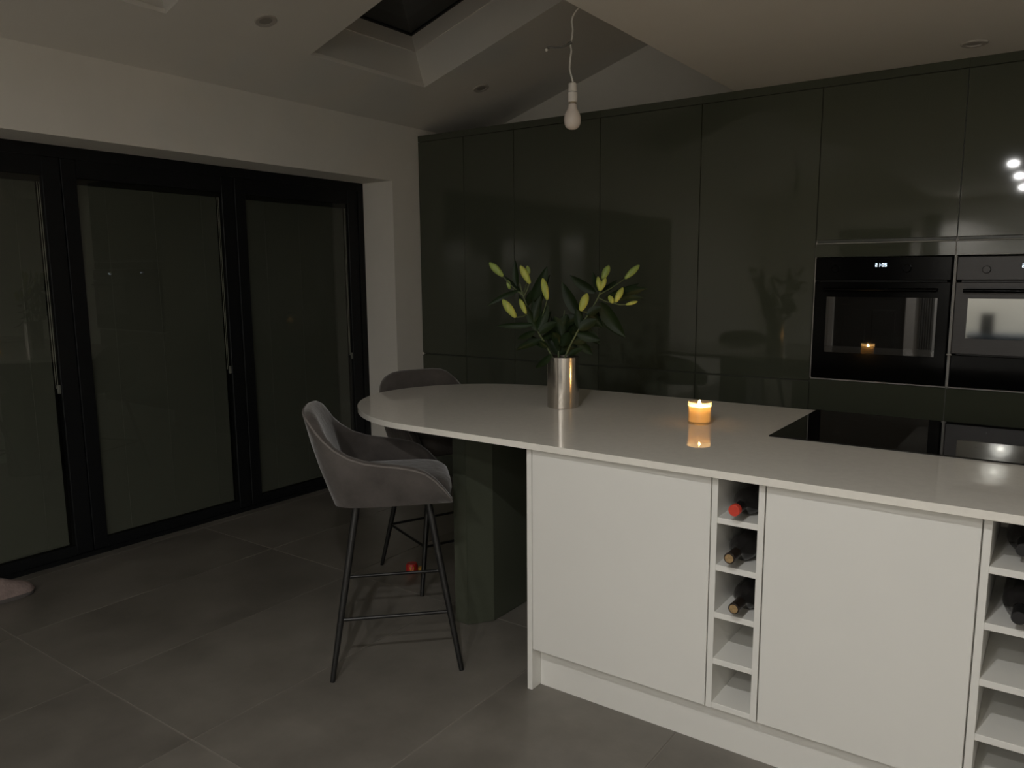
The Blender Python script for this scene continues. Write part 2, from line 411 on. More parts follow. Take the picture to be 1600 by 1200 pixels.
# ------------------------------------------------------------------ folding doors
fo = thing('door_frame', 'black aluminium outer frame around the folding doors', 'door frame', (XFR, OY0, 0), kind='structure')
m = MB(); m.box(XFR-0.07, XFR+0.0, OY0, OY1, 2.02, OZ); m.build('head', ANTH, fo)
m = MB(); m.box(XFR-0.07, XFR+0.015, OY0, OY1, 0, 0.022); m.build('sill', ANTH, fo)
for a, b in ((OY0, OY0+0.05), (OY1-0.05, OY1)):
    MB().box(XFR-0.07, XFR, a, b, 0.022, 2.02).build('jamb', ANTH, fo)
LP = 0.97
LY = [1.905 + LP*(k-2) for k in range(4)]
LABEL = ['folding glass door leaf furthest left, out of view', 'folding glass door leaf cut by the left edge of the picture',
         'middle folding glass door leaf with closed grey blinds', 'folding glass door leaf beside the white jamb with closed grey blinds']
for k in range(4):
    ya, yb = LY[k] + 0.002, LY[k] + LP - 0.002
    z0, z1 = 0.022, 2.02
    t = thing('door_%d' % (k+1), LABEL[k], 'door', (XFR, ya, 0), kind='structure')
    sx0, sx1 = XFR-0.06, XFR-0.004
    ga, gb, gz0, gz1 = ya+0.072, yb-0.085, 0.072, 1.93
    MB().box(sx0, sx1, ya, ga, z0, z1, 0.003, 1).build('stile', ANTH, t)
    MB().box(sx0, sx1, gb, yb, z0, z1, 0.003, 1).build('stile', ANTH, t)
    MB().box(sx0, sx1, ga, gb, gz1, z1).build('rail', ANTH, t)
    MB().box(sx0, sx1, ga, gb, z0, gz0).build('rail', ANTH, t)
    gx = XFR-0.014
    MB().box(gx-0.004, gx, ga, gb, gz0, gz1).build('pane', PANE, t)
    # integral blind: headrail, thin slats (too fine to tell apart), bottom rail, ladder cords, slider cords
    bx = XFR-0.034
    MB().box(bx-0.008, bx+0.008, ga+0.004, gb-0.004, gz1-0.03, gz1).build('blind_headrail', ANTH, t)
    m = MB(); z = gz1-0.034; bm = m.bm
    while z > gz0+0.02:
        v = [bm.verts.new(p) for p in ((bx+0.0030, ga+0.006, z-0.0085), (bx+0.0030, gb-0.022, z-0.0085), (bx-0.0030, gb-0.022, z+0.0055), (bx-0.0030, ga+0.006, z+0.0055))]
        bm.faces.new(v); z -= 0.0125
    o = m.build('blind_slats', BLIND, t); o['kind'] = 'stuff'
    MB().box(bx-0.006, bx+0.006, ga+0.006, gb-0.022, gz0+0.004, gz0+0.016, 0.002, 1).build('blind_bottom_rail', BLIND, t)
    MB().box(bx-0.014, bx-0.010, ga, gb, gz0, gz1).build('outer_pane', BLACKG, t)
    for fr_ in (0.18, 0.50, 0.85):
        yy = ga + (gb-ga)*fr_
        MB().box(bx+0.0045, bx+0.0055, yy-0.001, yy+0.001, gz0+0.015, gz1-0.03).build('ladder_cord', LADDER, t)
    for off in (0.006, 0.015):
        MB().box(bx+0.004, bx+0.006, gb-off-0.0013, gb-off+0.0013, 0.89, gz1-0.03).build('pull_cord', CORD, t)
    MB().box(gx, gx+0.010, gb-0.019, gb-0.003, 0.865, 0.91, 0.003, 2).build('slider', BLIND, t)

# ------------------------------------------------------------------ tall units
XU = [0.003, 0.41, 0.8246, 1.4594, 2.0925, 2.7277, 3.3639, 4.000]
ZD = ZT-0.045; ZB = 0.885; GAP = 0.0015
GRP = 'green tall units along the far wall'
UL = ['narrow dark green tall unit against the white wall corner', 'narrow dark green tall unit, second from the white wall corner',
      'dark green tall unit directly behind the lilies and vase', 'dark green tall unit between the lilies and the candle',
      'dark green tall unit just left of the black oven', 'dark green tall unit housing the black oven with lit clock',
      'dark green tall unit housing the grey microwave at the right edge']
for k in range(7):
    a, b = XU[k], XU[k+1]
    t = thing('tall_unit', UL[k], 'cabinet', (a, YU+0.3, 0), group=GRP)
    oven = k >= 5
    m = MB()
    if oven:
        m.box(a, b, YU+0.022, YF-0.01, 0, 0.905); m.box(a, b, YU+0.022, YF-0.01, 1.60, ZT-0.002)
        m.box(a, a+0.008, YU+0.004, YF-0.01, 0.905, 1.60); m.box(b-0.004, b, YU+0.004, YF-0.01, 0.905, 1.60)
        m.box(a+0.008, b-0.004, YU+0.004, YU+0.5, 0.899, 0.905)
        m.box(a+0.008, b-0.004, YF-0.05, YF-0.01, 0.905, 1.60)
    else: m.box(a, b, YU+0.022, YF-0.01, 0, ZT-0.002)
    m.build('body', CARC if oven else GREENM, t)
    MB().box(a+0.0002, b-0.0002, YU+0.002, YU+0.02, ZD+0.003, ZT-0.001).build('top_filler', GREEN, t)
    MB().box(a, b, YU+0.06, YU+0.08, 0, 0.145).build('plinth', GREENM, t)
    if oven:
        MB().box(a+GAP, b-GAP, YU, YU+0.02, 1.611, ZD, 0.0012, 1).build('door', GREEN, t)
        MB().box(a+0.004, b-0.002, YU+0.012, YU+0.021, 1.597, 1.609).build('handle_rail', GREENM, t)
        MB().box(a+0.004, b-0.002, YU+0.004, YU+0.021, 1.5915, 1.595).build('rail_lip', CARC, t)
        MB().box(a+GAP, b-GAP, YU, YU+0.02, 1.525, 1.590, 0.0012, 1).build('filler_panel', GREEN, t)
        MB().box(a+GAP, b-GAP, YU, YU+0.02, 0.15, 0.897, 0.0012, 1).build('drawer_front', GREEN, t)
    else:
        MB().box(a+GAP, b-GAP, YU, YU+0.02, ZB+0.004, ZD, 0.0012, 1).build('door', GREEN, t)
        MB().box(a+GAP, b-GAP, YU, YU+0.02, 0.15, ZB-0.004, 0.0012, 1).build('door', GREEN, t)
        MB().box(a+0.001, b-0.001, YU+0.012, YU+0.021, ZB-0.006, ZB+0.006).build('handle_rail', GREENM, t)
        if k == 0: tag(MB().box(a, a+0.014, YU-0.006, YU+0.012, ZB-0.008, ZB+0.010, 0.002, 1).build('rail_end_cap', PVC, t), 'small white end cap')

# ------------------------------------------------------------------ ovens
SEG7 = {'0': 'abcdef', '1': 'bc', '2': 'abged', '5': 'afgcd'}
def digits(x, y, z, text, h=0.016):
    """seven-segment figures facing -Y, left end at x, centre height z"""
    m = MB(); wd = h*0.55; th = h*0.14; cx = x
    def seg(x0, x1, z0, z1): m.box(x0, x1, y-0.0006, y, z0, z1)
    for ch in text:
        if ch == ':':
            seg(cx, cx+th, z+h*0.12, z+h*0.12+th); seg(cx, cx+th, z-h*0.12-th, z-h*0.12); cx += th*2.6; continue
        for s_ in SEG7[ch]:
            if s_ == 'a': seg(cx, cx+wd, z+h/2-th, z+h/2)
            if s_ == 'g': seg(cx, cx+wd, z-th/2, z+th/2)
            if s_ == 'd': seg(cx, cx+wd, z-h/2, z-h/2+th)
            if s_ == 'f': seg(cx, cx+th, z, z+h/2)
            if s_ == 'e': seg(cx, cx+th, z-h/2, z)
            if s_ == 'b': seg(cx+wd-th, cx+wd, z, z+h/2)
            if s_ == 'c': seg(cx+wd-th, cx+wd, z-h/2, z)
        cx += wd*1.38
    return m
YO = YU-0.022
a, b = XU[5]+0.011, XU[6]-0.008
t = thing('oven', 'black glass built-in oven with a lit blue-white clock', 'oven', ((a+b)/2, YU, 0.908))
MB().box(a+0.02, b-0.02, YU+0.004, YF-0.1, 0.910, 1.50).build('body', BLACKP, t)
m = MB().box(a, b, YO, YU+0.01, 1.408, 1.522, 0.004, 2); cp = m.build('control_panel', OVENBLK, t)
for xx in (a+0.10, b-0.19):
    k_ = sub(MB().lathe([(0, 0), (0.019, 0), (0.019, 0.016), (0.016, 0.019), (0, 0.019)], 24, Matrix.Translation((xx, YO, 1.465)) @ rotz_align((0, -1, 0))), 'knob', OVENBLK, cp, 40)
sub(digits(3.022, YO-0.0005, 1.483, '21:05'), 'clock_display', DIGIT, cp)['label'] = 'lit blue-white clock reading 21:05'
dr = MB().box(a, b, YO, YU+0.01, 0.912, 1.402, 0.004, 2).build('door', OVENBLK, t)
sub(MB().box(2.80, 3.305, YO-0.001, YO+0.002, 1.045, 1.326, 0.0005, 1), 'window_glass', OVENWIN, dr)
m = MB().tube([(a+0.055, YO-0.04, 1.363), (b-0.055, YO-0.04, 1.363)], 0.009, 12)
for xx in (a+0.08, b-0.08): m.tube([(xx, YO, 1.363), (xx, YO-0.04, 1.363)], 0.006, 8)
sub(m, 'handle', OVENBLK, dr, 40)

a, b = XU[6]+0.012, XU[7]-0.008
t = thing('microwave_oven', 'grey steel built-in microwave with mirror-like window, cut by the right edge', 'microwave', ((a+b)/2, YU, 0.908))
MB().box(a+0.02, b-0.02, YU+0.004, YF-0.1, 0.910, 1.50).build('body', BLACKP, t)
cp = MB().box(a, b, YO, YU+0.01, 1.410, 1.518, 0.003, 2).build('control_panel', STEELD, t)
for xx in (3.496, b-0.13):
    sub(MB().lathe([(0, 0), (0.017, 0), (0.017, 0.016), (0.015, 0.018), (0, 0.018)], 24, Matrix.Translation((xx, YO, 1.458)) @ rotz_align((0, -1, 0))), 'knob', STEELD, cp, 40)
sub(digits(3.632, YO-0.0005, 1.474, '21:05'), 'clock_display', DIGIT, cp)['label'] = 'lit clock reading 21:05'
dr = MB().box(a, b, YO, YU+0.01, 1.066, 1.400, 0.003, 2).build('door', STEELD, t)
sub(MB().box(3.430, b-0.07, YO-0.001, YO+0.002, 1.140, 1.326, 0.0005, 1), 'window_glass', MIRRG, dr)
m = MB().tube([(a+0.035, YO-0.035, 1.362), (b-0.035, YO-0.035, 1.362)], 0.009, 12)
for xx in (a+0.07, b-0.07): m.tube([(xx, YO, 1.362), (xx, YO-0.035, 1.362)], 0.006, 8)
sub(m, 'handle', OVENBLK, dr, 40)
MB().box(a, b, YO, YU+0.01, 0.912, 1.060, 0.003, 2).build('lower_panel', OVENBLK, t)
MB().box(a-0.018, a+0.004, YO-0.001, YO+0.02, 1.058, 1.064).build('bracket', CARC, t)

# ------------------------------------------------------------------ island
YW0, YW1, ZW0, ZW1 = 2.056, 3.214, 0.872, 0.894
YD = 2.090                # front of the white doors
XI1 = 4.62
yc, xc0, ye, aa = (YW0+YW1)/2, 1.82, 2.655, 0.66
pts = [(XI1, YW0-0.024), (XI1, YW1)]
for i in range(73):      # rounded end, a little tighter on the room side than on the far side
    u = math.pi/2 - math.pi*i/72; e_ = 2/2.08 if u > 0 else 2/1.82
    b_ = YW1-ye if u > 0 else ye-(YW0+0.010)
    pts.append((xc0 - aa*abs(math.cos(u))**e_, ye + b_*math.copysign(abs(math.sin(u))**e_, u)))
o = MB().prism(pts, ZW0, ZW1, 0.0015, 1).build('worktop', QUARTZ, None, 25, origin=(3.0, yc, ZW0))
tag(o, 'pale quartz island worktop with a rounded end towards the glass doors', 'worktop')

XE = [2.358, 2.378, 3.012, 3.168, 3.692, 3.848, 4.48]
tag(MB().box(XE[0], XE[1], YD, 3.16, 0, ZW0, 0.001, 1).build('end_panel', WHITE, None, origin=(XE[0], 2.6, 0)), 'white upright end panel closing the island beside the dark column', 'panel')
tag(MB().box(XE[1]+0.001, 4.478, 2.142, 2.158, 0, 0.148).build('plinth_board', WHITE, None, origin=(3.4, 2.148, 0)), 'white recessed plinth board along the foot of the island', 'plinth')
def base_unit(x0, x1, label):
    t = thing('base_cabinet', label, 'cabinet', ((x0+x1)/2, 2.6, 0), group='white island cabinets')
    MB().box(x0+0.0005, x1-0.0005, YD+0.021, 3.15, 0.150, ZW0-0.0005).build('body', WHITE2, t)
    MB().box(x0+0.0015, x1-0.0015, 3.15, 3.168, 0.01, ZW0-0.002, 0.001, 1).build('back_panel', GREEN, t)
    MB().box(x0+0.0025, x1-0.0025, YD, YD+0.019, 0.153, ZW0-0.009, 0.0012, 1).build('door', WHITE, t)
base_unit(XE[1], XE[2], 'white island cabinet with a plain door, under the candle')
base_unit(XE[3], XE[4], 'white island cabinet with a plain door between the two wine racks')
base_unit(XE[5], XE[6], 'white island cabinet beyond the right wine rack, out of view')
SH = [0.162, 0.303, 0.448, 0.594, 0.737]
def wine_rack(x0, x1, label):
    t = thing('wine_rack', label, 'wine rack', ((x0+x1)/2, 2.3, 0), group='white wine racks in the island')
    for a_, b_ in ((x0+0.001, x0+0.019), (x1-0.019, x1-0.001)):
        MB().box(a_, b_, YD, 2.46, 0.152, ZW0-0.0005, 0.0008, 1).build('side', WHITE, t)
    for z in SH: MB().box(x0+0.019, x1-0.019, YD+0.001, 2.45, z-0.009, z+0.009, 0.0008, 1).build('shelf', WHITE, t)
    MB().box(x0+0.019, x1-0.019, 2.45, 2.46, 0.153, ZW0-0.001).build('back', WHITE2, t)
    MB().box(x0+0.001, x1-0.001, 2.46, 3.15, 0.150, ZW0-0.0005).build('body', WHITE2, t)
    MB().box(x0+0.0015, x1-0.0015, 3.15, 3.168, 0.01, ZW0-0.002, 0.001, 1).build('back_panel', GREEN, t)
wine_rack(XE[2], XE[3], 'tall narrow white wine rack with three bottles between the cabinet doors')
wine_rack(XE[4], XE[5], 'tall narrow white wine rack at the right edge with dark bottles')

def bottle(x, z, yfront, foil, cap, label, tilt=0.0):
    """bottle lying neck forward (towards -Y)"""
    t = thing('wine_bottle', label, 'bottle', (x, yfront, z), group='wine bottles in the island racks', w=False)
    t.rotation_euler = (math.pi/2 - 0.0, 0, 0)      # local +Z -> -Y, so the base is at -Z
    prof = [(0, -0.300), (0.032, -0.300), (0.0395, -0.296), (0.0405, -0.290), (0.0405, -0.118), (0.037, -0.102), (0.026, -0.088), (0.0160, -0.076), (0.0142, -0.064), (0.0140, -0.002), (0, -0.002)]
    MB().lathe(prof, 32).build('glass', BOTTLE, t, 40)
    n = MB().lathe([(0.0146, -0.058), (0.0150, -0.057), (0.0150, -0.016), (0.0160, -0.014), (0.0160, -0.001), (0.0150, 0.0), (0.0110, 0.0)], 24).build('foil', foil, t, 40)
    MB().lathe([(0.0164, -0.018), (0.0164, 0.0), (0.0150, 0.0012), (0, 0.0012)] if cap is FOILR else [(0, -0.001), (0.0124, -0.001), (0.0124, 0.0005), (0, 0.0005)], 24).build('cap', cap, t)
    t.rotation_euler = (math.pi/2 + tilt, 0, 0)
    return t
bottle(3.094, SH[4]+0.009+0.0412, 2.050, FOILB, FOILR, 'dark wine bottle with a bright red cap, top cell of the rack')
bottle(3.084, SH[3]+0.009+0.0412, 2.052, FOILBR, CORKM, 'dark wine bottle with a gold-topped brown neck, second cell from the top')
bottle(3.102, SH[2]+0.009+0.0412, 2.052, FOILBR, CORKM, 'dark wine bottle with a gold-topped neck, third cell from the top')
bottle(3.780, SH[3]+0.009+0.0412, 2.058, FOILB, FOILB, 'black-capped wine bottle in the second cell of the right-hand rack')
bottle(3.775, SH[4]+0.009+0.0412, 2.130, FOILB, FOILB, 'black wine bottle in the top cell of the right-hand rack')

# dark green pedestal under the rounded end
x0, x1, y0, y1, cx_, cy_ = 1.735, 1.935, 2.360, 2.920, 0.066, 0.092
pp = [(x0+cx_, y0), (x1-cx_, y0), (x1, y0+cy_), (x1, y1-cy_), (x1-cx_, y1), (x0+cx_, y1), (x0, y1-cy_), (x0, y0+cy_)]
t = thing('pedestal', 'dark green glossy column carrying the rounded end of the worktop', 'column', ((x0+x1)/2, (y0+y1)/2, 0))
MB().prism([(x_*0.97 + 0.03*1.835, y_*0.97+0.03*2.64) for x_, y_ in pp], 0.0, ZW0).build('core', GREENM, t)
for i in range(8):
    p, q = Vector((*pp[i], 0)), Vector((*pp[(i+1) % 8], 0))
    d = (q-p).normalized(); n = Vector((-d.y, d.x, 0)); p2, q2 = p + d*0.0008, q - d*0.0008
    MB().prism([tuple(v.xy) for v in (p2, q2, q2+n*0.006, p2+n*0.006)], 0.002, ZW0-0.001).build('panel', GREEN, t)

# induction hob
t = thing('induction_hob', 'black glass induction hob set flush in the worktop', 'hob', (3.41, 2.9, ZW1))
MB().box(3.012, 3.812, 2.596, 3.204, ZW1, ZW1+0.005, 0.0015, 1).build('glass_plate', BLACKG, t)
RINGM = mat('printed hob ring', (0.05, 0.05, 0.05), 0.2, noise=0.1, nscale=10)
for (x_, y_) in ((3.20, 2.76), (3.20, 3.04), (3.62, 2.76), (3.62, 3.04)):
    m = MB()
    for d_ in ((1, 0), (0, 1)):
        m.box(x_-0.012*d_[0]-0.0006, x_+0.012*d_[0]+0.0006, y_-0.012*d_[1]-0.0006, y_+0.012*d_[1]+0.0006, ZW1+0.005, ZW1+0.0052)
    m.build('zone_mark', RINGM, t)

# ------------------------------------------------------------------ candle
CX, CY = 2.726, 2.685
t = thing('candle', 'lit candle glowing orange in a clear glass tumbler on the worktop', 'candle', (CX, CY, ZW1))
c = Matrix.Translation((CX, CY, ZW1))
MB().lathe([(0, 0.0005), (0.040, 0.0005), (0.0425, 0.003), (0.0425, 0.082), (0.0415, 0.083), (0.0400, 0.082), (0.0400, 0.012), (0.038, 0.010), (0, 0.010)], 48, c).build('glass', TUMBLER, t, 40)
MB().lathe([(0, 0.0110), (0.0393, 0.0110), (0.0397, 0.013), (0.0397, 0.065), (0.0385, 0.0665), (0.0370, 0.065), (0.0358, 0.052), (0.032, 0.0465), (0, 0.046)], 40, c).build('wax', WAX, t, 40)
MB().tube([(CX, CY, ZW1+0.045), (CX+0.001, CY, ZW1+0.051), (CX+0.002, CY, ZW1+0.055)], 0.0011, 8).build('wick', BLACKW, t)
MB().lathe([(0, 0.055), (0.0044, 0.057), (0.0066, 0.061), (0.0066, 0.066), (0.0042, 0.074), (0.0016, 0.081), (0, 0.085)], 16, c @ Matrix.Translation((0.002, 0, -0.004))).build('flame', FLAMEM, t, 60)

# ------------------------------------------------------------------ vase and lilies
VX, VY = 2.105, 2.722
t = thing('vase', 'brushed steel cylinder vase holding lily stems', 'vase', (VX, VY, ZW1))
c = Matrix.Translation((VX, VY, ZW1))
MB().lathe([(0, 0.0005), (0.0645, 0.0005), (0.0660, 0.002), (0.0660, 0.212), (0.0650, 0.213), (0.0640, 0.212), (0.0640, 0.004), (0, 0.004)], 56, c).build('body', STEEL, t, 40)

PC = Vector((VX, VY, 1.1))
def px(u, v, off=0.0):
    """a point at the vase's distance (plus off metres further away) in the direction of a photo pixel"""
    d = FWD + RT2*((u-822.9)/FPX) - UP2*((v-610.1)/FPX)
    k = (PC-CAM).dot(FWD) + off
    return CAM + d*k
def zp(x, y, off=0.0): return px(740 + x/4.287, 380 + y/4.287, off)

def leaf(parent, base, tip, width, bend=0.0, roll=0.0, n=8):
    base, tip = Vector(base), Vector(tip); ax = tip-base; Lh = ax.length; ax.normalize()
    side = ax.cross(FWD).normalized(); side = Quaternion(ax, roll) @ side
    nrm = side.cross(ax).normalized()
    rows = []
    for i in range(n+1):
        s_ = i/n; wdt = width*0.5*1.85*((s_+0.02)**0.6)*((1-s_)**0.9) if i < n else 0.0004
        p = base + ax*Lh*s_ + nrm*(bend*Lh*math.sin(math.pi*s_)) - Vector((0, 0, 1))*(0.06*Lh*s_*s_)
        up = nrm*wdt*0.35
        th = nrm*0.0007
        rows.append([p-side*wdt+up, p-side*wdt*0.5+up*0.4, p, p+side*wdt*0.5+up*0.4, p+side*wdt+up,
                     p+side*wdt*0.5+up*0.4-th, p-th, p-side*wdt*0.5+up*0.4-th])
    return MB().grid(rows, True).build('leaf', LEAF, parent, 60)

def bud(parent, base, tip, rad, m_):
    base, tip = Vector(base), Vector(tip); Lh = (tip-base).length
    prof = [(0, 0), (0.35, 0.02), (0.62, 0.12), (0.86, 0.30), (1.0, 0.50), (0.92, 0.68), (0.66, 0.84), (0.34, 0.95), (0, 1.0)]
    mb = MB(); seg = 18; rows = []
    for r0, z0 in prof:
        rows.append([Vector((rad*max(r0, 0.002)*(1+0.07*math.cos(3*2*math.pi*k/seg))*math.cos(2*math.pi*k/seg), rad*max(r0, 0.002)*(1+0.07*math.cos(3*2*math.pi*k/seg))*math.sin(2*math.pi*k/seg), z0*Lh)) for k in range(seg)])
    mt = Matrix.Translation(base) @ rotz_align(tip-base)
    mb.grid([[mt @ p for p in row] for row in rows], True)
    return mb.build('bud', m_, parent, 60)

def lily(label, stem_pts, branches, buds, leaves):
    b0 = stem_pts[0]
    t = thing('lily_stem', label, 'flower', b0, group='lilies in the steel vase')
    P = [zp(*p) if not isinstance(p, Vector) else p for p in stem_pts]
    # smooth the stem
    Q = []
    for i in range(len(P)-1):
        for k in range(4):
            p0, p1, p2, p3 = P[max(i-1, 0)], P[i], P[i+1], P[min(i+2, len(P)-1)]; u = k/4
            Q.append(0.5*((2*p1)+(-p0+p2)*u+(2*p0-5*p1+4*p2-p3)*u*u+(-p0+3*p1-3*p2+p3)*u**3))
    Q.append(P[-1])
    MB().tube(Q, [0.0048-0.0024*i/(len(Q)-1) for i in range(len(Q))], 8).build('stem', STEM, t, 60)
    for a_, b_ in branches:
        MB().tube([zp(*a_), (zp(*a_)+zp(*b_))/2 + Vector((0, 0, -0.004)), zp(*b_)], [0.0026, 0.0022, 0.0020], 8).build('branch', STEM, t, 60)
    for a_, b_, r_, g_ in buds: bud(t, zp(*a_), zp(*b_), r_*1.5, BUDG if g_ else BUD)
    for a_, b_, w_, bd, rl in leaves: leaf(t, zp(*a_), zp(*b_), w_*1.3, bd, rl)
    return t
vb = lambda dx, dy, z=0.03: Vector((VX+dx, VY+dy, ZW1+z))
lily('lily stem leaning left with pale buds out of the steel vase',
     [vb(0.03, 0.02), (530, 770, 0.0), (425, 580, -0.01), (375, 470, -0.02), (325, 330, -0.02), (310, 270, -0.02)],
     [((330, 350, -0.02), (195, 222, -0.03)), ((375, 470, -0.02), (285, 497, -0.06)), ((335, 360, -0.02), (375, 268, -0.03)),
      ((380, 480, -0.02), (345, 470, -0.05)), ((325, 330, -0.02), (243, 300, -0.01)), ((430, 590, -0.01), (492, 378, -0.05)), ((330, 350, -0.02), (372, 205, 0.03))],
     [((198, 222, -0.03), (104, 128, -0.03), 0.0100, 1), ((378, 272, -0.03), (312, 148, -0.03), 0.0100, 0), ((374, 205, 0.03), (358, 150, 0.03), 0.006, 1),
      ((494, 380, -0.05), (462, 232, -0.05), 0.0098, 0), ((284, 498, -0.06), (193, 376, -0.07), 0.0112, 0), ((352, 474, -0.05), (308, 372, -0.05), 0.0075, 0), ((243, 308, -0.01), (228, 248, -0.01), 0.0060, 1)],
     [((290, 290, 0.0), (278, 98, 0.0), 0.030, 0.05, 0.3), ((395, 380, 0.0), (492, 138, 0.02), 0.060, 0.06, -0.3), ((400, 500, 0.02), (512, 190, 0.05), 0.050, 0.05, 0.5),
      ((300, 315, -0.03), (85, 408, -0.04), 0.028, -0.06, 0.4), ((395, 545, -0.05), (152, 538, -0.05), 0.030, 0.08, 0.2), ((410, 590, -0.02), (295, 632, -0.06), 0.032, 0.08, 0.3),
      ((455, 650, 0.0), (282, 706, -0.04), 0.036, 0.08, -0.3), ((520, 745, -0.05), (415, 826, -0.10), 0.034, 0.10, 0.4), ((320, 330, 0.0), (205, 205, 0.03), 0.022, 0.05, 0.2),
      ((390, 480, -0.01), (300, 330, 0.02), 0.034, 0.05, 0.6), ((420, 560, 0.0), (395, 340, 0.03), 0.042, 0.05, -0.2), ((430, 600, 0.0), (520, 440, 0.04), 0.044, 0.04, 0.2),
      ((460, 640, 0.01), (570, 540, 0.05), 0.040, 0.05, -0.5), ((490, 700, 0.0), (380, 600, 0.05), 0.036, 0.06, 0.5), ((350, 420, 0.0), (440, 270, 0.04), 0.038, 0.05, 0.4),
      ((425, 585, -0.03), (350, 400, -0.05), 0.040, 0.05, 0.3), ((430, 580, -0.03), (500, 400, -0.05), 0.046, 0.05, -0.3), ((400, 530, -0.03), (455, 330, -0.04), 0.042, 0.05, 0.1), ((440, 600, -0.03), (560, 520, -0.06), 0.042, 0.06, 0.3), ((500, 700, -0.02), (440, 650, -0.05), 0.03, 0.05, 0.2)])
lily('lily stem leaning right with yellow-green buds out of the steel vase',
     [vb(-0.03, 0.0), (612, 770, 0.0), (705, 575, -0.02), (775, 465, -0.02), (835, 360, -0.02), (850, 310, -0.02)],
     [((780, 460, -0.02), (718, 452, -0.05)), ((850, 310, -0.02), (868, 240, 0.0)), ((840, 345, -0.02), (1010, 240, 0.0)), ((835, 365, -0.02), (930, 400, -0.03)), ((930, 400, -0.03), (1022, 411, -0.03)), ((930, 400, -0.03), (962, 388, -0.02))],
     [((716, 455, -0.05), (762, 335, -0.05), 0.0115, 0), ((862, 242, 0.0), (908, 148, 0.0), 0.0100, 1), ((845, 320, -0.03), (832, 222, -0.03), 0.0070, 0), ((848, 318, -0.03), (886, 232, -0.03), 0.0072, 0),
      ((934, 402, -0.03), (906, 350, -0.03), 0.0075, 0), ((944, 400, -0.02), (1002, 296, -0.02), 0.0090, 0), ((1018, 412, -0.03), (1100, 390, -0.03), 0.0050, 0), ((1012, 238, 0.0), (1112, 146, 0.0), 0.0090, 1)],
     [((700, 480, 0.0), (592, 243, 0.0), 0.056, 0.05, 0.2), ((815, 330, 0.02), (645, 200, 0.02), 0.050, 0.06, 0.3), ((985, 330, 0.0), (1165, 292, 0.02), 0.036, 0.06, 0.2), ((880, 370, 0.01), (1140, 352, 0.03), 0.046, 0.08, 0.4),
      ((850, 400, 0.0), (1018, 612, 0.0), 0.070, 0.10, -0.2), ((860, 520, 0.02), (1012, 622, 0.03), 0.040, 0.05, 0.4), ((720, 570, 0.0), (850, 672, 0.0), 0.052, 0.08, 0.3), ((640, 755, -0.04), (735, 700, -0.07), 0.030, 0.05, 0.5),
      ((690, 640, 0.02), (800, 740, 0.03), 0.046, 0.05, -0.3), ((760, 490, 0.02), (905, 430, 0.05), 0.052, 0.05, 0.2), ((850, 330, 0.03), (800, 180, 0.06), 0.034, 0.05, 0.4), ((870, 320, 0.03), (960, 240, 0.05), 0.034, 0.05, -0.4),
      ((720, 560, 0.03), (700, 400, 0.05), 0.040, 0.05, 0.2), ((770, 470, 0.02), (870, 560, 0.04), 0.050, 0.06, 0.1), ((900, 360, 0.03), (1110, 255, 0.06), 0.034, 0.05, -0.2), ((960, 380, 0.02), (1140, 300, 0.03), 0.03, 0.04, 0.2),
      ((705, 580, -0.04), (830, 500, -0.06), 0.050, 0.06, 0.2), ((710, 570, -0.03), (690, 430, -0.04), 0.042, 0.05, -0.2), ((760, 480, -0.03), (860, 420, -0.05), 0.040, 0.05, 0.3), ((660, 660, 0.0), (820, 600, 0.0), 0.055, 0.06, 0.1), ((690, 600, -0.02), (850, 640, -0.04), 0.050, 0.06, -0.2)])
lily('leafy short lily stem between the two taller stems in the vase',
     [vb(0.0, 0.03), (570, 770, 0.04), (585, 650, 0.05), (600, 520, 0.05), (610, 450, 0.05)], [], [],
     [((580, 700, 0.05), (640, 500, 0.06), 0.06, 0.05, 0.2), ((590, 640, 0.05), (520, 480, 0.07), 0.056, 0.05, -0.3), ((590, 620, 0.05), (740, 520, 0.08), 0.06, 0.05, 0.3), ((575, 740, 0.04), (700, 620, 0.06), 0.055, 0.05, 0.1),
      ((575, 740, 0.04), (490, 600, 0.06), 0.05, 0.05, -0.1), ((600, 540, 0.05), (660, 470, 0.07), 0.05, 0.05, 0.3), ((580, 720, 0.03), (545, 620, 0.0), 0.03, 0.05, 0.5), ((590, 700, 0.05), (800, 690, 0.06), 0.05, 0.06, 0.2),
      ((600, 560, 0.05), (860, 520, 0.08), 0.06, 0.05, 0.2), ((585, 660, 0.06), (760, 610, 0.09), 0.06, 0.05, 0.0),
      ((590, 600, 0.02), (630, 470, 0.0), 0.06, 0.05, 0.3), ((590, 620, 0.02), (540, 480, 0.0), 0.055, 0.05, -0.3), ((585, 680, 0.02), (530, 590, -0.02), 0.045, 0.05, 0.1), ((590, 690, 0.02), (640, 590, -0.02), 0.05, 0.05, -0.1), ((600, 540, 0.03), (700, 480, 0.02), 0.055, 0.05, 0.2)])

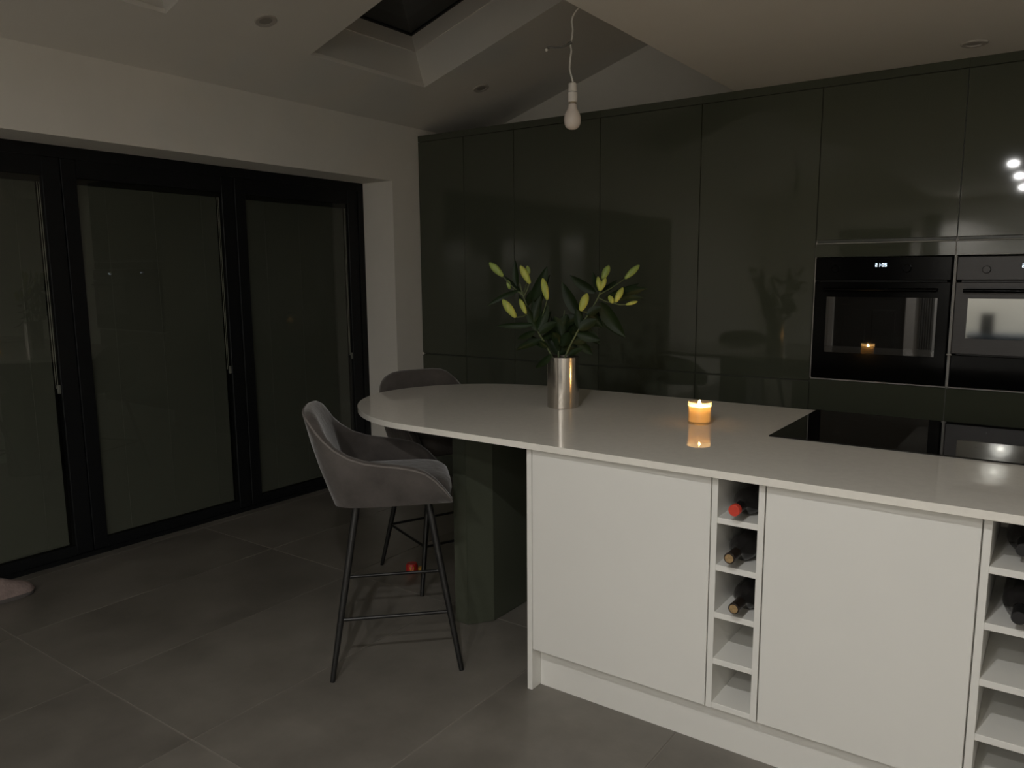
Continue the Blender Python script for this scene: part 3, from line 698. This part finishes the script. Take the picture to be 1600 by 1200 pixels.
# ------------------------------------------------------------------ bar stools
def make_stool(label):
    t = thing('bar_stool', label, 'bar stool', group='grey velvet bar stools at the island', w=False)
    ZS = 0.632
    # rim curve: angle-like parameter from near front (-) round the back to the far front
    import bisect
    A = [(0.212, 0.648), (0.185, 0.690), (0.153, 0.732), (0.120, 0.755), (0.087, 0.769), (0.030, 0.781), (-0.030, 0.787), (-0.100, 0.793), (-0.150, 0.808)]
    rim = [(f_, -0.236 - 0.010*min(1, (0.21-f_)/0.2), z_) for f_, z_ in A]
    NB = 17
    back = []
    for i in range(1, NB):
        th = math.pi*i/NB; sgn = -math.cos(th); s_ = math.sin(th)
        lift = s_**0.9
        back.append((-0.165 - 0.150*s_**0.75, 0.246*(abs(sgn)**0.62)*(1 if sgn > 0 else -1)*(1-0.05*lift), 0.815 + 0.150*min(1, lift*1.12)))
    rim = rim + back + [(f_, -y__, z_) for f_, y__, z_ in rim[::-1]]
    rim = [Vector(p) for p in rim]
    # relax to smooth the joins
    for _ in range(2):
        rim = [rim[0]] + [(rim[i-1] + rim[i]*2 + rim[i+1])/4 for i in range(1, len(rim)-1)] + [rim[-1]]
    n = len(rim)
    def basep(p):
        f_ = max(min(p.x*0.80+0.02, 0.205), -0.200) if p.x < 0 else p.x
        s_ = p.y*0.90
        # pull the back of the base in
        return Vector((f_, s_, ZS))
    rows = []
    for i, p in enumerate(rim):
        b_ = basep(p)
        tan = (rim[min(i+1, n-1)] - rim[max(i-1, 0)]); inn = Vector((tan.y, -tan.x, 0))
        if inn.length < 1e-6: inn = Vector((0, 1, 0))
        inn.normalize()
        if inn.dot(Vector((0.05, 0, 0)) - Vector((p.x, p.y, 0))) < 0: inn = -inn
        th_ = 0.042 if p.x < -0.1 else 0.034
        h_ = p.z - ZS
        row = []
        for k in range(7):
            u = k/6; q = b_.lerp(p, u); bulge = math.sin(math.pi*u)*0.012
            row.append(q - inn*bulge - Vector((0, 0, 0.010 if k == 6 else 0)))
        row.append(p + inn*th_*0.15 + Vector((0, 0, 0.001)))
        row.append(p + inn*th_*0.5 + Vector((0, 0, 0.006)))
        row.append(p + inn*th_*0.85 + Vector((0, 0, 0.001)))
        for u in (0.93, 0.75, 0.5, 0.25, 0.0):
            q = b_.lerp(p, u); row.append(q + inn*th_*1.08)
        rows.append(row)
    mb = MB().grid(rows)
    bm = mb.bm; bm.verts.ensure_lookup_table()
    # close both arm fronts and the underside
    nc = len(rows[0])
    bm.faces.new([bm.verts[k] for k in range(nc)])
    bm.faces.new([bm.verts[(n-1)*nc + k] for k in range(nc)][::-1])
    bm.faces.new([bm.verts[i*nc] for i in range(n)])
    sh = mb.build('shell', VELVET, t, 50)
    MB().tube([p - Vector((0, 0, 0.004)) + (Vector((0.02, 0, 0)) - Vector((p.x, p.y, 0))).normalized()*0.003 for p in rim], 0.0038, 8).build('piping', PIPE, t, 60)
    # seat cushion
    cu = []
    for (ins, z_) in ((0.0, 0.634), (-0.006, 0.660), (0.0, 0.690), (0.016, 0.704), (0.050, 0.711)):
        ring = []
        for k in range(48):
            a_ = 2*math.pi*k/48; c_, s_ = math.cos(a_), math.sin(a_); e = 0.45
            ring.append(Vector((0.012 + (0.205-ins)*abs(c_)**e*(1 if c_ > 0 else -1), (0.196-ins)*abs(s_)**e*(1 if s_ > 0 else -1), z_)))
        cu.append(ring)
    mb = MB().grid(cu, True); bm = mb.bm; bm.verts.ensure_lookup_table()
    bm.faces.new([bm.verts[k] for k in range(48)][::-1]); bm.faces.new([bm.verts[48*4+k] for k in range(48)])
    mb.build('seat_cushion', VELVET, t, 60)
    MB().box(-0.16, 0.17, -0.15, 0.15, 0.620, 0.634, 0.004, 1).build('base_plate', BLACKM, t)
    top, foot = (0.128, 0.130), (0.232, 0.243)
    def leg_at(sx, sy, z): u = z/0.630; return Vector((sx*(foot[0]+(top[0]-foot[0])*u), sy*(foot[1]+(top[1]-foot[1])*u), z))
    for sx in (-1, 1):
        for sy in (-1, 1):
            MB().tube([leg_at(sx, sy, 0.0), leg_at(sx, sy, 0.02), leg_at(sx, sy, 0.3), leg_at(sx, sy, 0.627)], [0.0085, 0.0095, 0.0125, 0.0135], 12).build('leg', BLACKM, t, 50)
    zr = 0.215
    for (p_, q_) in (((-1, -1), (1, -1)), ((-1, 1), (1, 1)), ((-1, -1), (-1, 1)), ((1, -1), (1, 1))):
        MB().tube([leg_at(*p_, zr), leg_at(*q_, zr)], 0.0065, 10).build('stretcher', BLACKM, t, 50)
    return t
st = make_stool('grey velvet bar stool with black legs standing clear of the island')
st.location = (1.748, 2.065, 0); st.rotation_euler = (0, 0, R(45))
s2 = copy_tree(st)
s2['label'] = 'grey velvet bar stool tucked under the rounded end, only its back top and legs showing'
s2.location = (1.439-0.926*0.06, 2.761+0.376*0.06, 0); s2.rotation_euler = (0, 0, R(-22))

# ------------------------------------------------------------------ pendant bulb
def ray_at(u, v, k): return CAM + (FWD + RT2*((u-822.9)/FPX) - UP2*((v-610.1)/FPX))*k
K = 2.98
cord_px = [(896, 132), (893.5, 122), (890, 108), (891, 92), (893, 80), (891, 70), (894, 58), (895, 46), (893, 34), (895, 26), (900, 18), (905, 12)]
cp = [ray_at(u, v, K) for u, v in cord_px]
topz = slope(cp[-1].x + 0.02)
cp += [cp[-1] + Vector((0.012, 0.010, 0.10)), Vector((cp[-1].x+0.015, cp[-1].y+0.02, topz - 0.35)), Vector((cp[-1].x+0.015, cp[-1].y+0.02, topz-0.02))]
BP = ray_at(894.5, 165, K)
t = thing('pendant_bulb', 'bare unlit bulb hanging on a white cord above the island', 'pendant light', BP)
MB().tube(cp, 0.0036, 10).build('cord', PVC, t, 60)
bx_, by_, bz_ = BP.x, BP.y, cp[0].z
c = Matrix.Translation((bx_, by_, bz_))
MB().lathe([(0, 0.004), (0.012, 0.003), (0.0155, 0), (0.0165, -0.028), (0.0185, -0.030), (0.0185, -0.0315)], 28, c).build('holder_cap', PVC, t, 40)
MB().lathe([(0.0178, -0.031), (0.0178, -0.0335)], 28, c).build('seam', BLACKP, t)
MB().lathe([(0.0185, -0.033), (0.0192, -0.036), (0.0186, -0.066), (0.0172, -0.068), (0, -0.068)], 28, c).build('holder_skirt', PVC, t, 40)
MB().lathe([(0.0130, -0.067), (0.0145, -0.068), (0.0148, -0.074), (0.0130, -0.076)], 28, c).build('nickel_collar', BRASS, t, 40)
MB().lathe([(0.0150, -0.075), (0.0168, -0.078), (0.0180, -0.090), (0.0215, -0.098), (0.0285, -0.110), (0.0318, -0.122), (0.0326, -0.134), (0.0310, -0.148), (0.0255, -0.160), (0.0150, -0.168), (0, -0.1705)], 32, c).build('bulb', BULB, t, 50)
cl = [ray_at(u, v, K-0.006) for u, v in ((893, 66), (889, 68), (885, 71), (877, 74), (868, 74.5), (860, 73.5), (856, 75))]
k_ = MB().tube(cl, [0.006, 0.0055, 0.004, 0.0032, 0.0032, 0.004, 0.0055], 8).build('cord_tie', CLOTH, t, 60)
pe = ray_at(854, 78, K-0.006)
MB().lathe([(0, 0.006), (0.004, 0.005), (0.006, 0.0), (0.005, -0.005), (0, -0.007)], 14, Matrix.Translation(pe)).build('tie_end', PVC, t, 60)
rz_ = Vector((cp[-1].x, cp[-1].y, slope(cp[-1].x)-0.001))
MB().lathe([(0, 0), (0.042, 0), (0.045, -0.006), (0.036, -0.018), (0.010, -0.024), (0, -0.024)], 32, Matrix.Translation(rz_) @ rotz_align(SN)).build('ceiling_rose', PVC, t, 40)

# ------------------------------------------------------------------ downlights
def downlight(loc, nrm, lit, label, watt=None, spread=180):
    t = thing('downlight', label, 'downlight', loc, group='lit ceiling downlights' if lit else 'unlit ceiling downlights', w=False)
    t.rotation_mode = 'QUATERNION'; t.rotation_quaternion = Vector((0, 0, 1)).rotation_difference(nrm)
    MB().lathe([(0.0300, -0.001), (0.0320, -0.006), (0.0480, -0.007), (0.0520, -0.004), (0.0520, 0.0)], 36).build('trim_ring', PVC if lit else RINGOFF, t, 40)
    MB().lathe([(0, -0.0025), (0.0305, -0.0025), (0.0305, -0.0005), (0, -0.0005)], 36).build('lens', LENS_ON if lit else LENS_OFF, t)
    if lit:
        l = bpy.data.lights.new('beam', 'AREA'); l.shape = 'DISK'; l.size = 0.06; l.energy = watt or BEAM_W; l.spread = R(spread); l.color = (1.0, 0.985, 0.96)
        lo = bpy.data.objects.new('beam', l); COL.objects.link(lo); lo.parent = t; lo.location = (0, 0, -0.012)
Z1 = Vector((0, 0, 1))
downlight((0.596, 2.479, slope(0.596)), SN, False, 'unlit round downlight in the sloped ceiling left of the skylight')
downlight((0.593, 4.125, slope(0.593)), SN, False, 'unlit round downlight in the sloped ceiling between skylight and green units')
downlight((3.40, 3.915, ZT), Z1, False, 'unlit round downlight in the flat ceiling above the ovens')
downlight((3.315, 0.12, ZT), Z1, True, 'lit downlight mirrored highest in the unit above the microwave')
downlight((3.310, -0.95, ZT), Z1, True, 'lit downlight mirrored second in the unit above the microwave')
downlight((3.290, -2.17, ZT), Z1, True, 'lit downlight mirrored lowest in the unit above the microwave')
for x_, w_ in ((2.6, 'left'), (3.9, 'middle'), (5.2, 'right')):  # three unseen downlights added so the near wall throws light back
    downlight((x_, -2.75, ZT), Z1, True, 'added fill downlight washing the wall behind the camera, %s of three' % w_, EXTRA_W, 120)

# ------------------------------------------------------------------ small things on the floor
t = thing('slipper', 'pinkish grey slipper on the floor by the glass doors at the left edge', 'slipper', (-0.04, 1.36, 0))
def foot_outline(s_):   # half width along the length 0 heel .. 1 toe
    return 0.036 + 0.014*math.sin(math.pi*min(1, max(0, s_*1.05-0.05)))*s_*1.6
rows = []; sr = []
for i in range(15):
    s_ = i/14; hw = foot_outline(s_) * (math.sin(math.pi*min(1, 0.06+s_*6))**0.5 if s_ < 0.08 else 1) * (math.sqrt(max(0.0, 1-((s_-0.8)/0.2)**2)) if s_ > 0.8 else 1) + 0.003
    y = 1.235 + 0.27*s_; cxs = -0.045 + 0.012*s_
    ht = (0.050 + 0.045*math.exp(-((s_-0.42)/0.25)**2)) * (math.sqrt(max(0.02, 1-((s_-0.72)/0.28)**2)) if s_ > 0.72 else 1)
    rows.append([Vector((cxs + hw*math.cos(a_), y, 0.014 + ht*max(0, math.sin(a_)))) for a_ in [math.pi*k/12 for k in range(13)]])
    sr.append((cxs, hw, y))
MB().grid(rows).build('upper', SLIP, t, 60)
MB().prism([(c_+h_*1.04, y) for c_, h_, y in sr] + [(c_-h_*1.04, y) for c_, h_, y in sr[::-1]], 0.0, 0.016, 0.003, 2).build('sole', SOLE, t, 40)

tx, ty = 1.262, 2.668
t = thing('small_toy', 'tiny red toy with a yellow mark lying on the floor under the stools', 'toy', (tx, ty, 0))
MB().lathe([(0, 0), (0.026, 0), (0.031, 0.005), (0.029, 0.034), (0.024, 0.042), (0, 0.044)], 24, Matrix.Translation((tx, ty, 0))).build('body', RED, t, 40)
fd = (CAM - Vector((tx, ty, 0.02))); fd.z = 0; fd.normalize(); sd = Vector((-fd.y, fd.x, 0))
cc = Vector((tx, ty, 0.022)) + fd*0.0305
MB().tube([cc + sd*0.008*x_ + Vector((0, 0, 0.010*z_)) for x_, z_ in ((-1, 1.2), (-1, 0), (-0.6, -0.8), (0, -1.1), (0.6, -0.8), (1, 0), (1, 1.2))], 0.0024, 8).build('mark', YEL, t, 60)
MB().lathe([(0, 0), (0.014, 0), (0.016, 0.010), (0.010, 0.020), (0, 0.022)], 18, Matrix.Translation(Vector((tx, ty, 0)) + sd*0.043)).build('wheel', YEL, t, 40)

# ------------------------------------------------------------------ behind the camera (seen only as reflections)
d = thing('door_5', 'dark grey panel door behind the camera', 'door', (1.56, YN-0.02, 0), kind='structure')
MB().box(1.1, 2.02, YN-0.06, YN-0.02, 0, 2.05).build('leaf', DOORG, d)
for z0, z1 in ((0.2, 0.95), (1.1, 1.9)):
    for a_, b_ in ((1.22, 1.52), (1.60, 1.90)): MB().box(a_, b_, YN-0.025, YN-0.012, z0, z1, 0.006, 1).build('panel', DOORG, d)
MB().tube([(1.2, YN-0.02, 1.02), (1.2, YN+0.03, 1.02), (1.31, YN+0.03, 1.02)], 0.009, 8).build('handle', STEEL, d)
for i, (a_, b_) in enumerate(((1.03, 1.10), (2.02, 2.14))):
    struct(MB().box(a_, b_, YN, YN+0.02, 0, 2.12, 0.004, 1).build('trim_%d' % (i+1), PVC), 'white door architrave behind the camera, %s side' % ('hinge' if i else 'handle'), 'trim')
rows = []
for i in range(41):
    x_ = 2.20 + 0.17*i/40; rows.append([Vector((x_, YN+0.05+0.018*math.sin(i*0.95), 0.05)), Vector((x_, YN+0.05+0.018*math.sin(i*0.95), 2.2))])
for i in range(40, -1, -1):
    x_ = 2.20 + 0.17*i/40; rows.append([Vector((x_, YN+0.056+0.018*math.sin(i*0.95), 0.05)), Vector((x_, YN+0.056+0.018*math.sin(i*0.95), 2.2))])
tag(MB().grid(rows).build('curtain', CLOTH, None, 60), 'narrow grey curtain behind the camera beside the dark door', 'curtain')
t = thing('sideboard', 'navy sideboard behind the camera, mirrored in the microwave window', 'sideboard', (3.7, -2.95, 0))
MB().box(2.80, 4.60, -3.19, -2.75, 0.10, 0.66, 0.004, 1).build('body', NAVY, t)
MB().box(2.78, 4.62, -3.195, -2.73, 0.66, 0.69, 0.004, 1).build('top', NAVY, t)
for i in range(3): MB().box(2.81+0.6*i, 3.39+0.6*i, -2.75, -2.732, 0.12, 0.64, 0.003, 1).build('door', NAVY, t)
for x_ in (2.86, 4.54):
    for y_ in (-3.12, -2.82): MB().tube([(x_, y_, 0), (x_, y_, 0.11)], [0.012, 0.018], 10).build('leg', BLACKM, t)
t = thing('speaker', 'black loudspeaker on the navy sideboard, mirrored in the microwave window', 'speaker', (3.0, -2.9, 0.69))
MB().box(2.93, 3.07, -3.0, -2.80, 0.69, 0.95, 0.008, 2).build('cabinet', BLACKP, t)
for z_, r_ in ((0.77, 0.05), (0.88, 0.028)):
    MB().lathe([(0, 0.002), (r_*0.4, 0.006), (r_*0.9, 0.002), (r_, 0.008), (r_*1.1, 0.004), (r_*1.1, 0)], 28, Matrix.Translation((3.0, -2.80, z_)) @ rotz_align((0, 1, 0))).build('driver', BLACKM, t, 40)
for o in bpy.data.objects:
    if '_w' in o: del o['_w']
